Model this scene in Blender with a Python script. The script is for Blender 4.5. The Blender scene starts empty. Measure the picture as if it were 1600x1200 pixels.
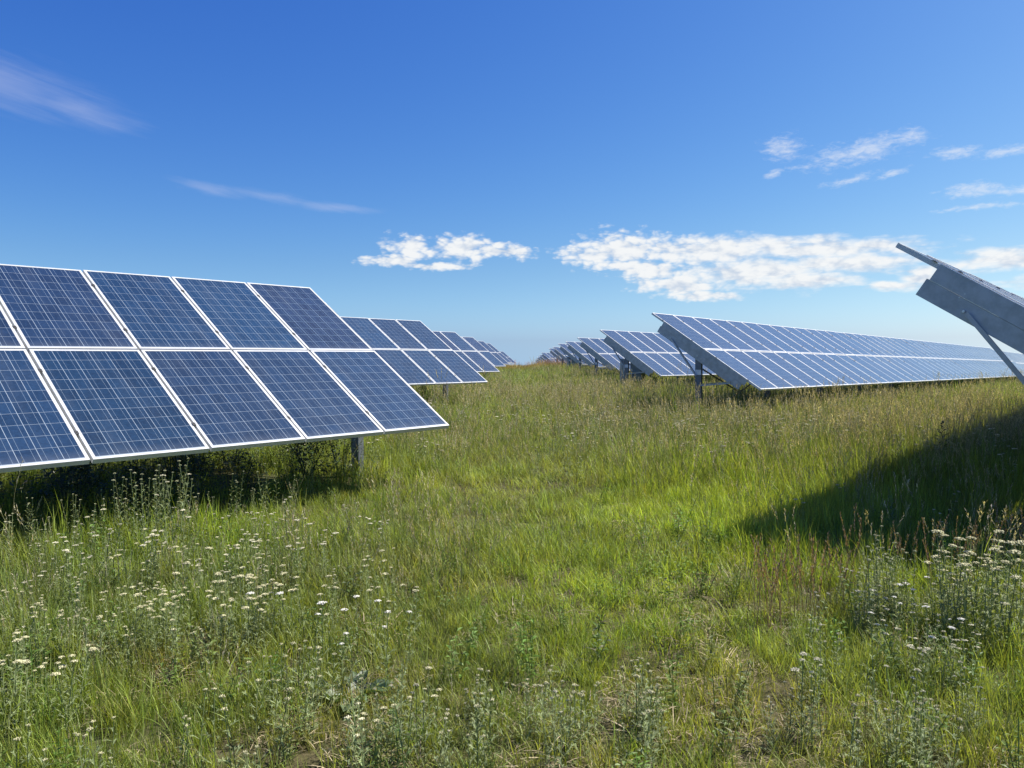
import bpy, bmesh, math, random
import numpy as np
from mathutils import Vector, Matrix, Euler

random.seed(7)
rng = np.random.default_rng(11)
R = math.radians
scene = bpy.context.scene
COL = scene.collection

# ------------------------------------------------------------------ camera, sun, sky
cam_data = bpy.data.cameras.new('camera')
cam = bpy.data.objects.new('camera', cam_data)
COL.objects.link(cam)
cam.location = (0, 0, 0)                      # eye height is z = 0, the meadow lies about 1.6 m below
cam.rotation_euler = (R(90 - 1.594), 0, 0)
cam_data.sensor_width = 36.0
cam_data.lens = 36.0 * 1223.0 / 1600.0
cam_data.clip_start = 0.05
cam_data.clip_end = 6000
scene.camera = cam

SUN_AZ, SUN_EL = 73.0, 52.0                   # azimuth measured from the view direction (+Y) towards +X
sd = bpy.data.lights.new('sun', 'SUN')
sd.energy = 5.0
sd.angle = R(0.53)
sd.color = (1.0, 0.95, 0.86)
sun = bpy.data.objects.new('sun', sd)
COL.objects.link(sun)
sv = Vector((math.sin(R(SUN_AZ)) * math.cos(R(SUN_EL)), math.cos(R(SUN_AZ)) * math.cos(R(SUN_EL)), math.sin(R(SUN_EL))))
sun.rotation_euler = sv.to_track_quat('Z', 'Y').to_euler()
sun.location = (20, 10, 30)

scene.view_settings.view_transform = 'Standard'
scene.view_settings.look = 'None'
scene.view_settings.exposure = 0.62
scene.view_settings.gamma = 1.0

world = bpy.data.worlds.new('World')
scene.world = world
world.use_nodes = True


class NT:
    """small helper for node trees"""
    def __init__(self, tree):
        self.t = tree
        tree.nodes.clear()

    def n(self, kind, ins=None, **props):
        nd = self.t.nodes.new(kind)
        for k, v in props.items():
            setattr(nd, k, v)
        for k, v in (ins or {}).items():
            self.set(nd.inputs[k], v)
        return nd

    def set(self, sock, v):
        if isinstance(v, bpy.types.NodeSocket):
            self.t.links.new(v, sock)
        else:
            if isinstance(v, tuple) and hasattr(sock.default_value, '__len__'):
                v = (tuple(v) + (1.0,))[:len(sock.default_value)]
            sock.default_value = v

    def m(self, op, a, b=None, c=None, clamp=False):
        nd = self.t.nodes.new('ShaderNodeMath')
        nd.operation = op
        nd.use_clamp = clamp
        for i, v in enumerate((a, b, c)):
            if v is not None:
                self.set(nd.inputs[i], v)
        return nd.outputs[0]

    def smooth(self, v, lo, hi, a=0.0, b=1.0):
        nd = self.t.nodes.new('ShaderNodeMapRange')
        nd.interpolation_type = 'SMOOTHSTEP'
        for k, x in (('Value', v), ('From Min', lo), ('From Max', hi), ('To Min', a), ('To Max', b)):
            self.set(nd.inputs[k], x)
        return nd.outputs[0]

    def mix(self, f, a, b, blend='MIX'):
        nd = self.t.nodes.new('ShaderNodeMix')
        nd.data_type = 'RGBA'
        nd.blend_type = blend
        self.set(nd.inputs['Factor'], f)
        for k, v in ((6, a), (7, b)):
            if isinstance(v, tuple) and len(v) == 3:
                v = (*v, 1.0)
            self.set(nd.inputs[k], v)
        return nd.outputs[2]

    def noise(self, vec, scale, detail=6.0, rough=0.55, dist=0.0):
        nd = self.n('ShaderNodeTexNoise', {'Vector': vec, 'Scale': scale, 'Detail': detail, 'Roughness': rough, 'Distortion': dist})
        return nd.outputs['Fac']

    def vec(self, x, y, z):
        return self.n('ShaderNodeCombineXYZ', {0: x, 1: y, 2: z}).outputs[0]


def build_sky():
    N = NT(world.node_tree)
    out = N.n('ShaderNodeOutputWorld')
    bg = N.n('ShaderNodeBackground', {'Strength': 0.065})
    tc = N.n('ShaderNodeTexCoord')
    sp = N.n('ShaderNodeSeparateXYZ', {0: tc.outputs['Generated']})
    x, y, z = sp.outputs
    up_ = N.n('ShaderNodeVectorMath', {0: N.vec(x, y, N.m('MAXIMUM', z, 0.028))}, operation='NORMALIZE').outputs[0]
    sky = N.n('ShaderNodeTexSky', {'Vector': up_}, sky_type='NISHITA', sun_disc=False, sun_elevation=R(SUN_EL), sun_rotation=R(SUN_AZ),
              altitude=300.0, air_density=1.0, dust_density=1.25, ozone_density=3.0)
    # colour response of the clear morning sky
    sc_ = N.n('ShaderNodeSeparateColor', {0: sky.outputs[0]})
    ch = [N.m('MULTIPLY', N.m('POWER', N.m('MINIMUM', N.m('MULTIPLY', sc_.outputs[i], 0.1), 1.6), p_), 10.0 * a_)
          for i, (a_, p_) in enumerate(((1.86, 1.80), (1.44, 1.38), (1.20, 0.72)))]
    az = N.m('MULTIPLY', N.m('ARCTAN2', x, y), 57.2958)
    el = N.m('MULTIPLY', N.m('ARCSINE', z), 57.2958)

    low = N.smooth(el, 0.0, 7.5, 1.0, 0.0)          # clear blue air right down to the horizon
    clear = N.n('ShaderNodeCombineColor', {0: N.m('MULTIPLY', ch[0], N.m('MULTIPLY_ADD', low, -.04, 1.0)), 1: N.m('MULTIPLY', ch[1], N.m('MULTIPLY_ADD', low, .17, 1.0)),
                                           2: N.m('MULTIPLY', ch[2], N.m('MULTIPLY_ADD', low, .25, 1.0))}).outputs[0]

    # warp so that the outlines are not ellipses
    p0 = N.vec(N.m('MULTIPLY', az, 0.35), N.m('MULTIPLY', el, 0.8), 0.0)
    w1 = N.m('SUBTRACT', N.noise(p0, 1.3, 3.0), 0.5)
    w2 = N.m('SUBTRACT', N.noise(N.n('ShaderNodeVectorMath', {0: p0, 1: (7.3, 2.1, 4.4)}, operation='ADD').outputs[0], 1.3, 3.0), 0.5)

    wv = {}

    def warped(w):
        if w not in wv:
            wv[w] = N.vec(N.m('MULTIPLY_ADD', w1, 2.4 * w, az), N.m('MULTIPLY_ADD', w2, 0.9 * w, el), 0.0)
        return wv[w]

    def blob(a0, e0, ra, re, rot=0.0, warp=1.0):
        if rot:
            mp = N.n('ShaderNodeMapping', {'Vector': warped(warp), 'Location': (a0, e0, 0), 'Rotation': (0, 0, R(rot)), 'Scale': (ra, re, 1)}, vector_type='TEXTURE')
            q = mp.outputs[0]
        else:
            q = N.n('ShaderNodeVectorMath', {0: warped(warp), 1: (1 / ra, 1 / re, 0), 2: (-a0 / ra, -e0 / re, 0)}, operation='MULTIPLY_ADD').outputs[0]
        return N.n('ShaderNodeVectorMath', {0: q}, operation='LENGTH').outputs['Value']

    def mx(lst):
        r = lst[0]
        for q in lst[1:]:
            r = N.m('MINIMUM', r, q)
        return N.m('SUBTRACT', 1.0, r)

    # fair-weather cumulus low over the horizon
    cum = mx([blob(7.9, 8.0, 4.0, 1.45), blob(6.2, 7.7, 3.2, .9), blob(14.0, 7.85, 8.0, 1.15), blob(21.0, 7.7, 8.5, 0.95, -2), blob(9.5, 6.6, 4.2, 0.95, -10), blob(12.0, 5.5, 3.6, 0.95, -6),
              blob(17.0, 6.2, 6.5, 1.35), blob(20.5, 5.6, 4.6, 0.85), blob(23.5, 6.7, 6.0, 0.9, -2), blob(13.5, 4.7, 3.0, 0.45, -5), blob(25.5, 5.0, 1.6, 0.45), blob(27.3, 5.6, 1.6, .9, 25),
              blob(32.2, 6.3, 4.5, 0.8), blob(36.0, 5.0, 5.0, 0.6), blob(30.0, 4.5, 2.0, 0.45),
              blob(-7.2, 8.3, 2.0, 1.05), blob(-3.6, 8.2, 2.9, 1.0, -3), blob(-1.0, 8.0, 2.6, 0.62), blob(-8.8, 7.25, 2.6, 0.42), blob(-5.5, 6.95, 2.6, 0.40), blob(0.8, 7.9, 1.2, 0.45),
              blob(-55, 9, 8, 1.0), blob(62, 8, 10, 1.3), blob(-95, 12, 14, 2.0), blob(120, 10, 16, 2.0), blob(175, 14, 15, 2.5)])
    streak = N.smooth(az, 9.0, 20.0)
    pc = N.vec(N.m('MULTIPLY', az, 0.55), N.m('MULTIPLY', el, 1.05), 0.0)
    pst = N.n('ShaderNodeVectorMath', {0: pc, 1: (0.62, 1.35, 1.0)}, operation='MULTIPLY').outputs[0]
    n_a = N.noise(pc, 1.05, 7.0, 0.56, 0.1)
    n_b = N.noise(pst, 1.05, 7.0, 0.58, 0.1)
    nz = N.m('ADD', n_a, N.m('MULTIPLY', streak, N.m('MULTIPLY', N.m('SUBTRACT', n_b, n_a), .8)))
    pw = N.n('ShaderNodeVectorMath', {0: N.n('ShaderNodeVectorMath', {0: pc, 1: (1.15, 1.25, 1.0)}, operation='MULTIPLY').outputs[0],
                                      1: N.vec(N.m('MULTIPLY', n_a, 0.7), N.m('MULTIPLY', n_b, 0.7), 0.0)}, operation='ADD').outputs[0]
    vo = N.n('ShaderNodeTexVoronoi', {'Vector': pw, 'Scale': 1.7, 'Detail': 1.0, 'Roughness': 0.5, 'Lacunarity': 2.3}, feature='F1', voronoi_dimensions='2D', normalize=True)
    puff = N.m('SUBTRACT', 0.36, vo.outputs['Distance'])
    nz2 = N.noise(N.n('ShaderNodeVectorMath', {0: pc, 1: (0.20, 0.42, 0.0)}, operation='ADD').outputs[0], 1.05, 3.0, 0.5, 0.1)
    den = N.m('ADD', N.m('ADD', cum, N.m('MULTIPLY', puff, N.m('MULTIPLY_ADD', streak, -0.9, 1.25))), N.m('MULTIPLY', N.m('SUBTRACT', nz, 0.46), 1.8))
    m_c = N.m('MULTIPLY', N.smooth(den, 0.02, 0.85), 0.95)
    # small drifting scraps to the upper right
    scr = mx([blob(19.0, 14.4, 1.5, 0.85, 0, .6), blob(23.6, 13.7, 3.4, 0.75, 9, .6), blob(26.5, 14.3, 1.6, .5, 0, .6), blob(23.3, 12.0, 1.6, 0.25, 8, .6), blob(25.6, 12.1, 1.3, 0.2, 12, .6), blob(18.4, 12.8, .9, .22, 15, .6),
              blob(30.4, 10.7, 2.0, 0.42, 0, .6), blob(33, 10.4, 2.5, 0.30, 0, .6), blob(31.0, 9.6, 2.6, 0.2, 0, .6), blob(29.3, 13.0, 1.4, 0.40, 0, .6), blob(32.5, 12.8, 2.4, 0.34, 4, .6)])
    ps = N.vec(N.m('MULTIPLY', az, 0.9), N.m('MULTIPLY', el, 2.2), 3.0)
    den_s = N.m('ADD', scr, N.m('MULTIPLY', N.m('SUBTRACT', N.noise(ps, 1.5, 7.0, 0.62, 0.3), 0.5), 3.0))
    m_s = N.m('MULTIPLY', N.smooth(den_s, -0.3, 1.5), 0.58)
    # combed cirrus on the left
    cir = mx([blob(-33.0, 16.6, 5.5, 1.5, -7, .6), blob(-28.8, 15.7, 3.4, .9, -10, .6), blob(-21.0, 11.6, 2.4, 0.36, -7, .6), blob(-16.8, 11.3, 3.0, 0.36, -7, .6), blob(-12.8, 10.9, 3.2, 0.33, -3, .6)])
    pr = N.n('ShaderNodeVectorRotate', {'Vector': N.vec(az, el, 0.0), 'Angle': R(12)}, rotation_type='Z_AXIS').outputs[0]
    pr = N.n('ShaderNodeVectorMath', {0: pr, 1: (0.22, 2.4, 1.0)}, operation='MULTIPLY').outputs[0]
    den_r = N.m('ADD', cir, N.m('MULTIPLY', N.m('SUBTRACT', N.noise(pr, 0.9, 6.0, 0.55, 0.2), 0.5), 1.5))
    m_r = N.m('MULTIPLY', N.smooth(den_r, -0.45, 1.5), 0.32)

    lit = N.smooth(N.m('MULTIPLY_ADD', N.m('SUBTRACT', N.noise(pc, 1.05, 4.0, 0.5, 0.1), nz2), 1.5, N.m('MULTIPLY', puff, 0.9)), -0.50, 0.25)
    ccol = N.mix(lit, (6.0, 6.8, 8.0), (9.4, 9.5, 9.5))
    c1 = N.mix(m_r, clear, (6.2, 6.6, 8.6))
    c2 = N.mix(m_s, c1, (8.8, 9.0, 9.4))
    c3 = N.mix(m_c, c2, ccol)
    N.set(bg.inputs['Color'], c3)
    N.t.links.new(bg.outputs[0], out.inputs[0])


build_sky()

# ------------------------------------------------------------------ terrain shape
BY = np.array([-200, -20, 0, 9, 20, 30, 45, 60, 75, 88, 105, 123, 135, 147, 160, 172, 260, 600, 3000], float)
BZ = np.array([-2.2, -1.75, -1.60, -1.50, -1.34, -1.25, -1.09, -0.93, -0.80, -0.72, -0.78, -0.97, -1.2, -1.42, -1.66, -1.95, -4.2, -14, -90], float)


def zg(x, y):
    x = np.asarray(x, float)
    y = np.asarray(y, float)
    yy = np.asarray(y)
    b = np.interp(yy - 3, BY, BZ) * .25 + np.interp(yy, BY, BZ) * .5 + np.interp(yy + 3, BY, BZ) * .25
    r = np.logaddexp(0, (x - 2.5) * 1.0)
    r = 60 * (1 - np.exp(-r / 60.0))
    l = np.logaddexp(0, (-x - 1.0))
    l = 60 * (1 - np.exp(-l / 60.0))
    return b - 0.0195 * r - 0.0035 * l + 0.018 * np.sin(x * 1.3 + 0.6 * y) * np.sin(y * 0.9) + 0.012 * np.sin(2.9 * x) * np.cos(2.3 * y + 1)


def zg1(x, y):
    return float(zg(x, y))


# numpy value noise, for patches in the meadow
_perm = rng.random((256, 256))


def vnoise(x, y, s, ox=0.0):
    x = np.asarray(x) * s + ox + 100.3
    y = np.asarray(y) * s + ox * 1.7 + 100.7
    xi = np.floor(x).astype(int); yi = np.floor(y).astype(int)
    fx = x - xi; fy = y - yi
    fx = fx * fx * (3 - 2 * fx); fy = fy * fy * (3 - 2 * fy)
    g = lambda a, b: _perm[a % 256, b % 256]
    return (g(xi, yi) * (1 - fx) + g(xi + 1, yi) * fx) * (1 - fy) + (g(xi, yi + 1) * (1 - fx) + g(xi + 1, yi + 1) * fx) * fy


def fbm(x, y, s, ox=0.0):
    return (vnoise(x, y, s, ox) + .5 * vnoise(x, y, 2.1 * s, ox + 5) + .25 * vnoise(x, y, 4.3 * s, ox + 9)) / 1.75


def gauss(x, y, cx, cy, rx, ry):
    return np.exp(-(((x - cx) / rx) ** 2 + ((y - cy) / ry) ** 2))


# ------------------------------------------------------------------ materials
def new_mat(name):
    m = bpy.data.materials.new(name)
    m.use_nodes = True
    return m, NT(m.node_tree)


def principled(N, **kw):
    out = N.n('ShaderNodeOutputMaterial')
    b = N.n('ShaderNodeBsdfPrincipled')
    for k, v in kw.items():
        k = k.replace('_', ' ')
        if isinstance(v, tuple) and len(v) == 3:
            v = (*v, 1.0)
        N.set(b.inputs[k], v)
    N.t.links.new(b.outputs[0], out.inputs[0])
    return b


def mat_cells():
    m, N = new_mat('polycrystalline_cells')
    tc = N.n('ShaderNodeTexCoord')
    sp = N.n('ShaderNodeSeparateXYZ', {0: tc.outputs['Object']})
    P = 0.1575
    u = N.m('DIVIDE', N.m('SUBTRACT', sp.outputs[0], 0.0225), P)
    v = N.m('DIVIDE', N.m('SUBTRACT', sp.outputs[1], 0.0375), P)
    fu = N.m('FRACT', u); fv = N.m('FRACT', v)
    du = N.m('MULTIPLY', N.m('MINIMUM', fu, N.m('SUBTRACT', 1.0, fu)), P)
    dv = N.m('MULTIPLY', N.m('MINIMUM', fv, N.m('SUBTRACT', 1.0, fv)), P)
    gap_u = N.m('LESS_THAN', du, 0.0022)
    gap_v = N.m('LESS_THAN', dv, 0.0014)
    b1 = N.m('LESS_THAN', N.m('MULTIPLY', N.m('ABSOLUTE', N.m('SUBTRACT', fu, 0.26)), P), 0.0011)
    b2 = N.m('LESS_THAN', N.m('MULTIPLY', N.m('ABSOLUTE', N.m('SUBTRACT', fu, 0.74)), P), 0.0011)
    outu = N.m('MAXIMUM', N.m('LESS_THAN', u, 0.0), N.m('GREATER_THAN', u, 6.0))
    outv = N.m('MAXIMUM', N.m('LESS_THAN', v, 0.0), N.m('GREATER_THAN', v, 10.0))
    edge = N.m('MAXIMUM', outu, outv)
    line = N.m('MAXIMUM', N.m('MAXIMUM', gap_u, gap_v), edge)
    bus = N.m('MAXIMUM', b1, b2)
    oi = N.n('ShaderNodeObjectInfo')
    rnd = oi.outputs['Random']
    cid = N.vec(N.m('FLOOR', u), N.m('FLOOR', v), N.m('MULTIPLY', rnd, 977.0))
    wn = N.n('ShaderNodeTexWhiteNoise', {'Vector': cid}, noise_dimensions='3D')
    vor = N.n('ShaderNodeTexVoronoi', {'Vector': N.n('ShaderNodeVectorMath', {0: tc.outputs['Object'], 1: cid}, operation='ADD').outputs[0], 'Scale': 55.0})
    crystal = N.n('ShaderNodeSeparateColor', {0: vor.outputs['Color']}).outputs[0]
    val = N.m('ADD', 0.62, N.m('ADD', N.m('MULTIPLY', wn.outputs['Value'], 0.34), N.m('ADD', N.m('MULTIPLY', crystal, 0.35), N.m('MULTIPLY', N.m('FRACT', N.m('MULTIPLY', rnd, 17.0)), 0.32))))
    base = N.mix(rnd, (0.008, 0.030, 0.066), (0.012, 0.027, 0.060))
    cell = N.n('ShaderNodeVectorMath', {0: base, 'Scale': val}, operation='SCALE').outputs[0]
    c1 = N.mix(N.m('MULTIPLY', bus, 0.75), cell, (0.24, 0.30, 0.36))
    c2 = N.mix(N.m('MULTIPLY', line, 0.85), c1, (0.34, 0.40, 0.45))
    dpos = N.n('ShaderNodeVectorMath', {0: tc.outputs['Object'], 1: (3.0, 0.7, 1.0)}, operation='MULTIPLY').outputs[0]
    dirt = N.noise(N.n('ShaderNodeVectorMath', {0: dpos, 1: N.vec(N.m('MULTIPLY', rnd, 61.0), 0.0, 0.0)}, operation='ADD').outputs[0], 1.6, 6.0, 0.6)
    rim = N.smooth(sp.outputs[1], 0.02, 0.16, 0.10, 0.0)          # dust gathered along the lower edge
    c3 = N.mix(N.m('ADD', rim, N.smooth(dirt, 0.45, 0.85, 0.0, 0.06)), c2, (0.30, 0.31, 0.32))
    principled(N, Base_Color=c3, Roughness=N.smooth(dirt, 0.3, 0.8, 0.46, 0.56), IOR=1.5, Specular_IOR_Level=0.12, Coat_Weight=1.0, Coat_Roughness=0.09, Sheen_Weight=0.9, Sheen_Roughness=0.2, Sheen_Tint=(0.86, 0.85, 0.95))
    return m


def mat_plain(name, col, rough=.5, metal=0.0, var=0.12, scale=6.0):
    m, N = new_mat(name)
    tc = N.n('ShaderNodeTexCoord')
    n = N.noise(tc.outputs['Object'], scale, 6.0, .6)
    k = N.smooth(n, .3, .7, 1 - var, 1 + var)
    c = N.n('ShaderNodeVectorMath', {0: (*col,), 'Scale': k}, operation='SCALE').outputs[0]
    principled(N, Base_Color=c, Roughness=N.smooth(n, .3, .7, rough * .85, min(1, rough * 1.15)), Metallic=metal)
    return m


M_cells = mat_cells()
M_frame = mat_plain('anodised_frame', (0.58, 0.59, 0.59), .45, .2, .05)
M_back = mat_plain('backsheet', (0.55, 0.56, 0.56), .6)
M_steel = mat_plain('galvanised_steel', (0.41, 0.43, 0.45), .5, .40, .18, 9.0)
M_steel2 = mat_plain('shade_dark_steel', (0.17, 0.19, 0.215), .55, .4, .18, 7.0)  # posts and braces: shade under the tables is put into this darker steel colour
M_bolt = mat_plain('zinc_bolt', (0.62, 0.63, 0.63), .35, .7)
M_clamp = mat_plain('dark_clamp', (0.05, 0.05, 0.05), .6, .2)
M_label = mat_plain('white_label', (0.75, 0.77, 0.77), .5)
M_box = mat_plain('grey_cabinet', (0.16, 0.19, 0.20), .5)


def mat_leaf(name, col, trans=0.40, gloss=0.05, tint=True):
    m, N = new_mat(name)
    out = N.n('ShaderNodeOutputMaterial')
    c = (*col, 1.0)
    geo = N.n('ShaderNodeNewGeometry')
    if tint:
        at = N.n('ShaderNodeAttribute', attribute_name='tint', attribute_type='INSTANCER')
        c = N.mix(1.0, c, at.outputs['Color'], 'MULTIPLY')
    isl = geo.outputs['Random Per Island']
    k = N.smooth(isl, 0.0, 1.0, 0.62, 1.38)
    c = N.n('ShaderNodeVectorMath', {0: c, 'Scale': k}, operation='SCALE').outputs[0]
    isl2 = N.m('FRACT', N.m('MULTIPLY', isl, 37.0))
    c = N.mix(N.smooth(isl2, .80, 1.0, 0.0, .55), c, (0.26, 0.20, 0.10))
    d = N.n('ShaderNodeBsdfDiffuse', {'Color': c})
    tcol = N.mix(1.0, c, (1.45, 1.35, 0.60), 'MULTIPLY')
    t = N.n('ShaderNodeBsdfTranslucent', {'Color': tcol})
    mx = N.n('ShaderNodeMixShader', {0: trans, 1: d.outputs[0], 2: t.outputs[0]})
    g = N.n('ShaderNodeBsdfGlossy', {'Color': (1, 1, 1, 1), 'Roughness': .5})
    mx2 = N.n('ShaderNodeMixShader', {0: gloss, 1: mx.outputs[0], 2: g.outputs[0]})
    N.t.links.new(mx2.outputs[0], out.inputs[0])
    return m


M_grass = mat_leaf('grass_blade', (0.212, 0.276, 0.050), .45, .02)
M_stem = mat_leaf('dry_stem', (0.27, 0.28, 0.13), .25, .02)
M_seed = mat_leaf('seed_head', (0.43, 0.38, 0.26), .35, .02)
M_thatch = mat_leaf('dry_thatch', (0.34, 0.28, 0.17), .15, .02)
M_weed = mat_leaf('weed_leaf', (0.115, 0.185, 0.035), .35, .025)
M_silver = mat_leaf('silvery_foliage', (0.235, 0.285, 0.135), .30, .015)
M_petal_t = mat_leaf('cream_petal', (0.58, 0.55, 0.38), .15, .02)
M_silver_i = mat_leaf('yarrow_foliage', (0.235, 0.285, 0.13), .30, .015, False)
M_petal = mat_leaf('yarrow_petal', (0.57, 0.54, 0.31), .12, .02, False)
M_bud = mat_leaf('yarrow_bud', (0.47, 0.47, 0.27), .15, .02, False)
M_white = mat_leaf('white_petal', (0.74, 0.72, 0.62), .12, .01, False)
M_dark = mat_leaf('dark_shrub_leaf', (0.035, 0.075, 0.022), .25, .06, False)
M_broad = mat_leaf('broad_leaf', (0.085, 0.150, 0.045), .3, .08, False)
M_thistle = mat_leaf('thistle_leaf', (0.030, 0.055, 0.025), .2, .06, False)
M_brown = mat_leaf('brown_stalk', (0.27, 0.185, 0.10), .25, .03, False)


def mat_soil():
    m, N = new_mat('meadow_soil')
    geo = N.n('ShaderNodeNewGeometry')
    n1 = N.noise(geo.outputs['Position'], 0.5, 6.0)
    n2 = N.noise(geo.outputs['Position'], 9.0, 8.0, .65)
    n3 = N.noise(geo.outputs['Position'], 60.0, 4.0, .7)
    c = N.mix(N.smooth(n2, .35, .65), (0.060, 0.062, 0.022), (0.120, 0.105, 0.050))
    c = N.mix(N.smooth(n1, .4, .65), c, (0.070, 0.095, 0.028))
    c = N.mix(N.smooth(n3, .45, .75), c, (0.150, 0.125, 0.070))
    bump = N.n('ShaderNodeBump', {'Height': n3, 'Strength': .6, 'Distance': .03})
    principled(N, Base_Color=c, Roughness=.95, Normal=bump.outputs[0], Specular_IOR_Level=.1)
    return m


M_soil = mat_soil()


# ------------------------------------------------------------------ object helpers
def tag(o, label=None, cat=None, group=None, kind=None):
    if label: o['label'] = label
    if cat: o['category'] = cat
    if group: o['group'] = group
    if kind: o['kind'] = kind
    return o


def link(name, data, parent=None):
    o = bpy.data.objects.new(name, data)
    COL.objects.link(o)
    if parent is not None:
        o.parent = parent
    return o


def mesh_from(name, verts, faces, mats, mi=None, smooth=False):
    me = bpy.data.meshes.new(name)
    me.from_pydata([tuple(v) for v in verts], [], faces)
    for m in mats:
        me.materials.append(m)
    if mi is not None:
        me.polygons.foreach_set('material_index', np.asarray(mi, np.int32))
    if smooth:
        me.polygons.foreach_set('use_smooth', np.ones(len(faces), bool))
    me.update()
    return me


class MB:
    """collects simple solids into one mesh"""
    def __init__(self):
        self.v = []; self.f = []; self.mi = []

    def box(self, x0, x1, y0, y1, z0, z1, mi=0, M=None):
        p = [(x0, y0, z0), (x1, y0, z0), (x1, y1, z0), (x0, y1, z0), (x0, y0, z1), (x1, y0, z1), (x1, y1, z1), (x0, y1, z1)]
        if M is not None:
            p = [tuple(M @ Vector(q)) for q in p]
        o = len(self.v)
        self.v += p
        for f in ((3, 2, 1, 0), (4, 5, 6, 7), (0, 1, 5, 4), (1, 2, 6, 5), (2, 3, 7, 6), (3, 0, 4, 7)):
            self.f.append(tuple(o + i for i in f)); self.mi.append(mi)
        return self

    def bar(self, a, b, w, h, mi=0, up=(0, 0, 1)):
        """rectangular bar from a to b; w across, h along up"""
        a = Vector(a); b = Vector(b); d = (b - a); L = d.length; d.normalize()
        s = d.cross(Vector(up))
        if s.length < 1e-5: s = d.cross(Vector((1, 0, 0)))
        s.normalize(); t = s.cross(d)
        M = Matrix.Translation(a) @ Matrix((s, d, t)).transposed().to_4x4()
        return self.box(-w / 2, w / 2, 0, L, -h / 2, h / 2, mi, M)

    def channel(self, a, b, depth, flange, t, mi=0, up=(0, 0, 1), side=1, lip=0.0):
        """C-section from a to b: web of height depth, two flanges going to one side"""
        a = Vector(a); b = Vector(b); d = (b - a); L = d.length; d.normalize()
        s = d.cross(Vector(up)).normalized() * side
        q = Vector(up) - d * d.dot(Vector(up)); q.normalize()
        M = Matrix.Translation(a) @ Matrix((s, d, q)).transposed().to_4x4()
        self.box(0, t, 0, L, -depth / 2, depth / 2, mi, M)
        self.box(t, flange, 0, L, depth / 2 - t, depth / 2, mi, M)
        self.box(t, flange, 0, L, -depth / 2, -depth / 2 + t, mi, M)
        if lip:
            self.box(flange - t, flange, 0, L, depth / 2 - t - lip, depth / 2 - t, mi, M)
            self.box(flange - t, flange, 0, L, -depth / 2 + t, -depth / 2 + t + lip, mi, M)
        return self

    def cyl(self, c, axis, r, h, n=8, mi=0):
        c = Vector(c); ax = Vector(axis).normalized()
        s = ax.orthogonal().normalized(); t = ax.cross(s)
        o = len(self.v)
        for k in range(n):
            a = 2 * math.pi * k / n
            self.v.append(tuple(c + r * (math.cos(a) * s + math.sin(a) * t)))
        for k in range(n):
            a = 2 * math.pi * k / n
            self.v.append(tuple(c + ax * h + r * .85 * (math.cos(a) * s + math.sin(a) * t)))
        for k in range(n):
            j = (k + 1) % n
            self.f.append((o + k, o + j, o + n + j, o + n + k)); self.mi.append(mi)
        self.f.append(tuple(o + n + k for k in range(n))); self.mi.append(mi)
        self.f.append(tuple(o + n - 1 - k for k in range(n))); self.mi.append(mi)
        return self

    def mesh(self, name, mats):
        return mesh_from(name, self.v, self.f, mats if isinstance(mats, (list, tuple)) else [mats], self.mi)


# ------------------------------------------------------------------ ground
def build_ground():
    xs = np.unique(np.concatenate([np.linspace(-60, 60, 161), np.linspace(-8, 8, 81), -np.geomspace(60, 2500, 24), np.geomspace(60, 2500, 24)]))
    ys = np.unique(np.concatenate([np.linspace(-30, 180, 211), np.linspace(0, 12, 61), -np.geomspace(30, 1500, 16), np.geomspace(180, 3000, 24)]))
    X, Y = np.meshgrid(xs, ys)
    Z = zg(X, Y)
    V = np.stack([X.ravel(), Y.ravel(), Z.ravel()], 1)
    nx, ny = len(xs), len(ys)
    i = np.arange((ny - 1) * (nx - 1))
    r, c = i // (nx - 1), i % (nx - 1)
    a = r * nx + c
    F = np.stack([a, a + 1, a + nx + 1, a + nx], 1)
    me = mesh_from('ground', V, F.tolist(), [M_soil], smooth=True)
    o = link('ground', me)
    tag(o, 'gently rising meadow ground of dry soil under the grass', 'ground', kind='structure')


build_ground()

# ------------------------------------------------------------------ solar tables
AZ, TILT = 40.434, 33.19
PW, PH = 1.01, 1.66
GW, GH = 0.987, 1.636
st, ct = math.sin(R(TILT)), math.cos(R(TILT))
ROTZ = R(90 - AZ)

# panel: local x along the row 0..GW, y up-slope 0..GH, z = 0 the glass
mb = MB(); FT = .026; FD = .044
mb.box(FT - .004, GW - FT + .004, FT - .004, GH - FT + .004, -.007, -.0015)
ME_PANEL = mb.mesh('solar_panel', [M_cells])
mb = MB()
mb.box(0, GW, 0, FT, -FD, .001); mb.box(0, GW, GH - FT, GH, -FD, .001)
mb.box(0, FT, FT, GH - FT, -FD, .001); mb.box(GW - FT, GW, FT, GH - FT, -FD, .001)
ME_FRAME = mb.mesh('panel_frame', [M_frame])
mb = MB(); mb.box(FT - .004, GW - FT + .004, FT - .004, GH - FT + .004, -.0105, -.0085); mb.box(GW / 2 - .07, GW / 2 + .07, GH - .20, GH - .10, -.032, -.0115)
ME_BACK = mb.mesh('backsheet', [M_back])
mb = MB(); mb.box(-.026, .004, -.022, .022, .0012, .006); mb.cyl((-.011, 0, .006), (0, 0, 1), .006, .004, 6)
ME_CLAMP = mb.mesh('clamp', [M_clamp])


def slope_pt(s, d, u=0.0):
    """table coordinates of a point s metres down the slope from the top edge, d metres below the glass (y=0,z=0 is the top edge)"""
    return Vector((u, -s * ct + d * st, -s * st - d * ct))


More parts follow.
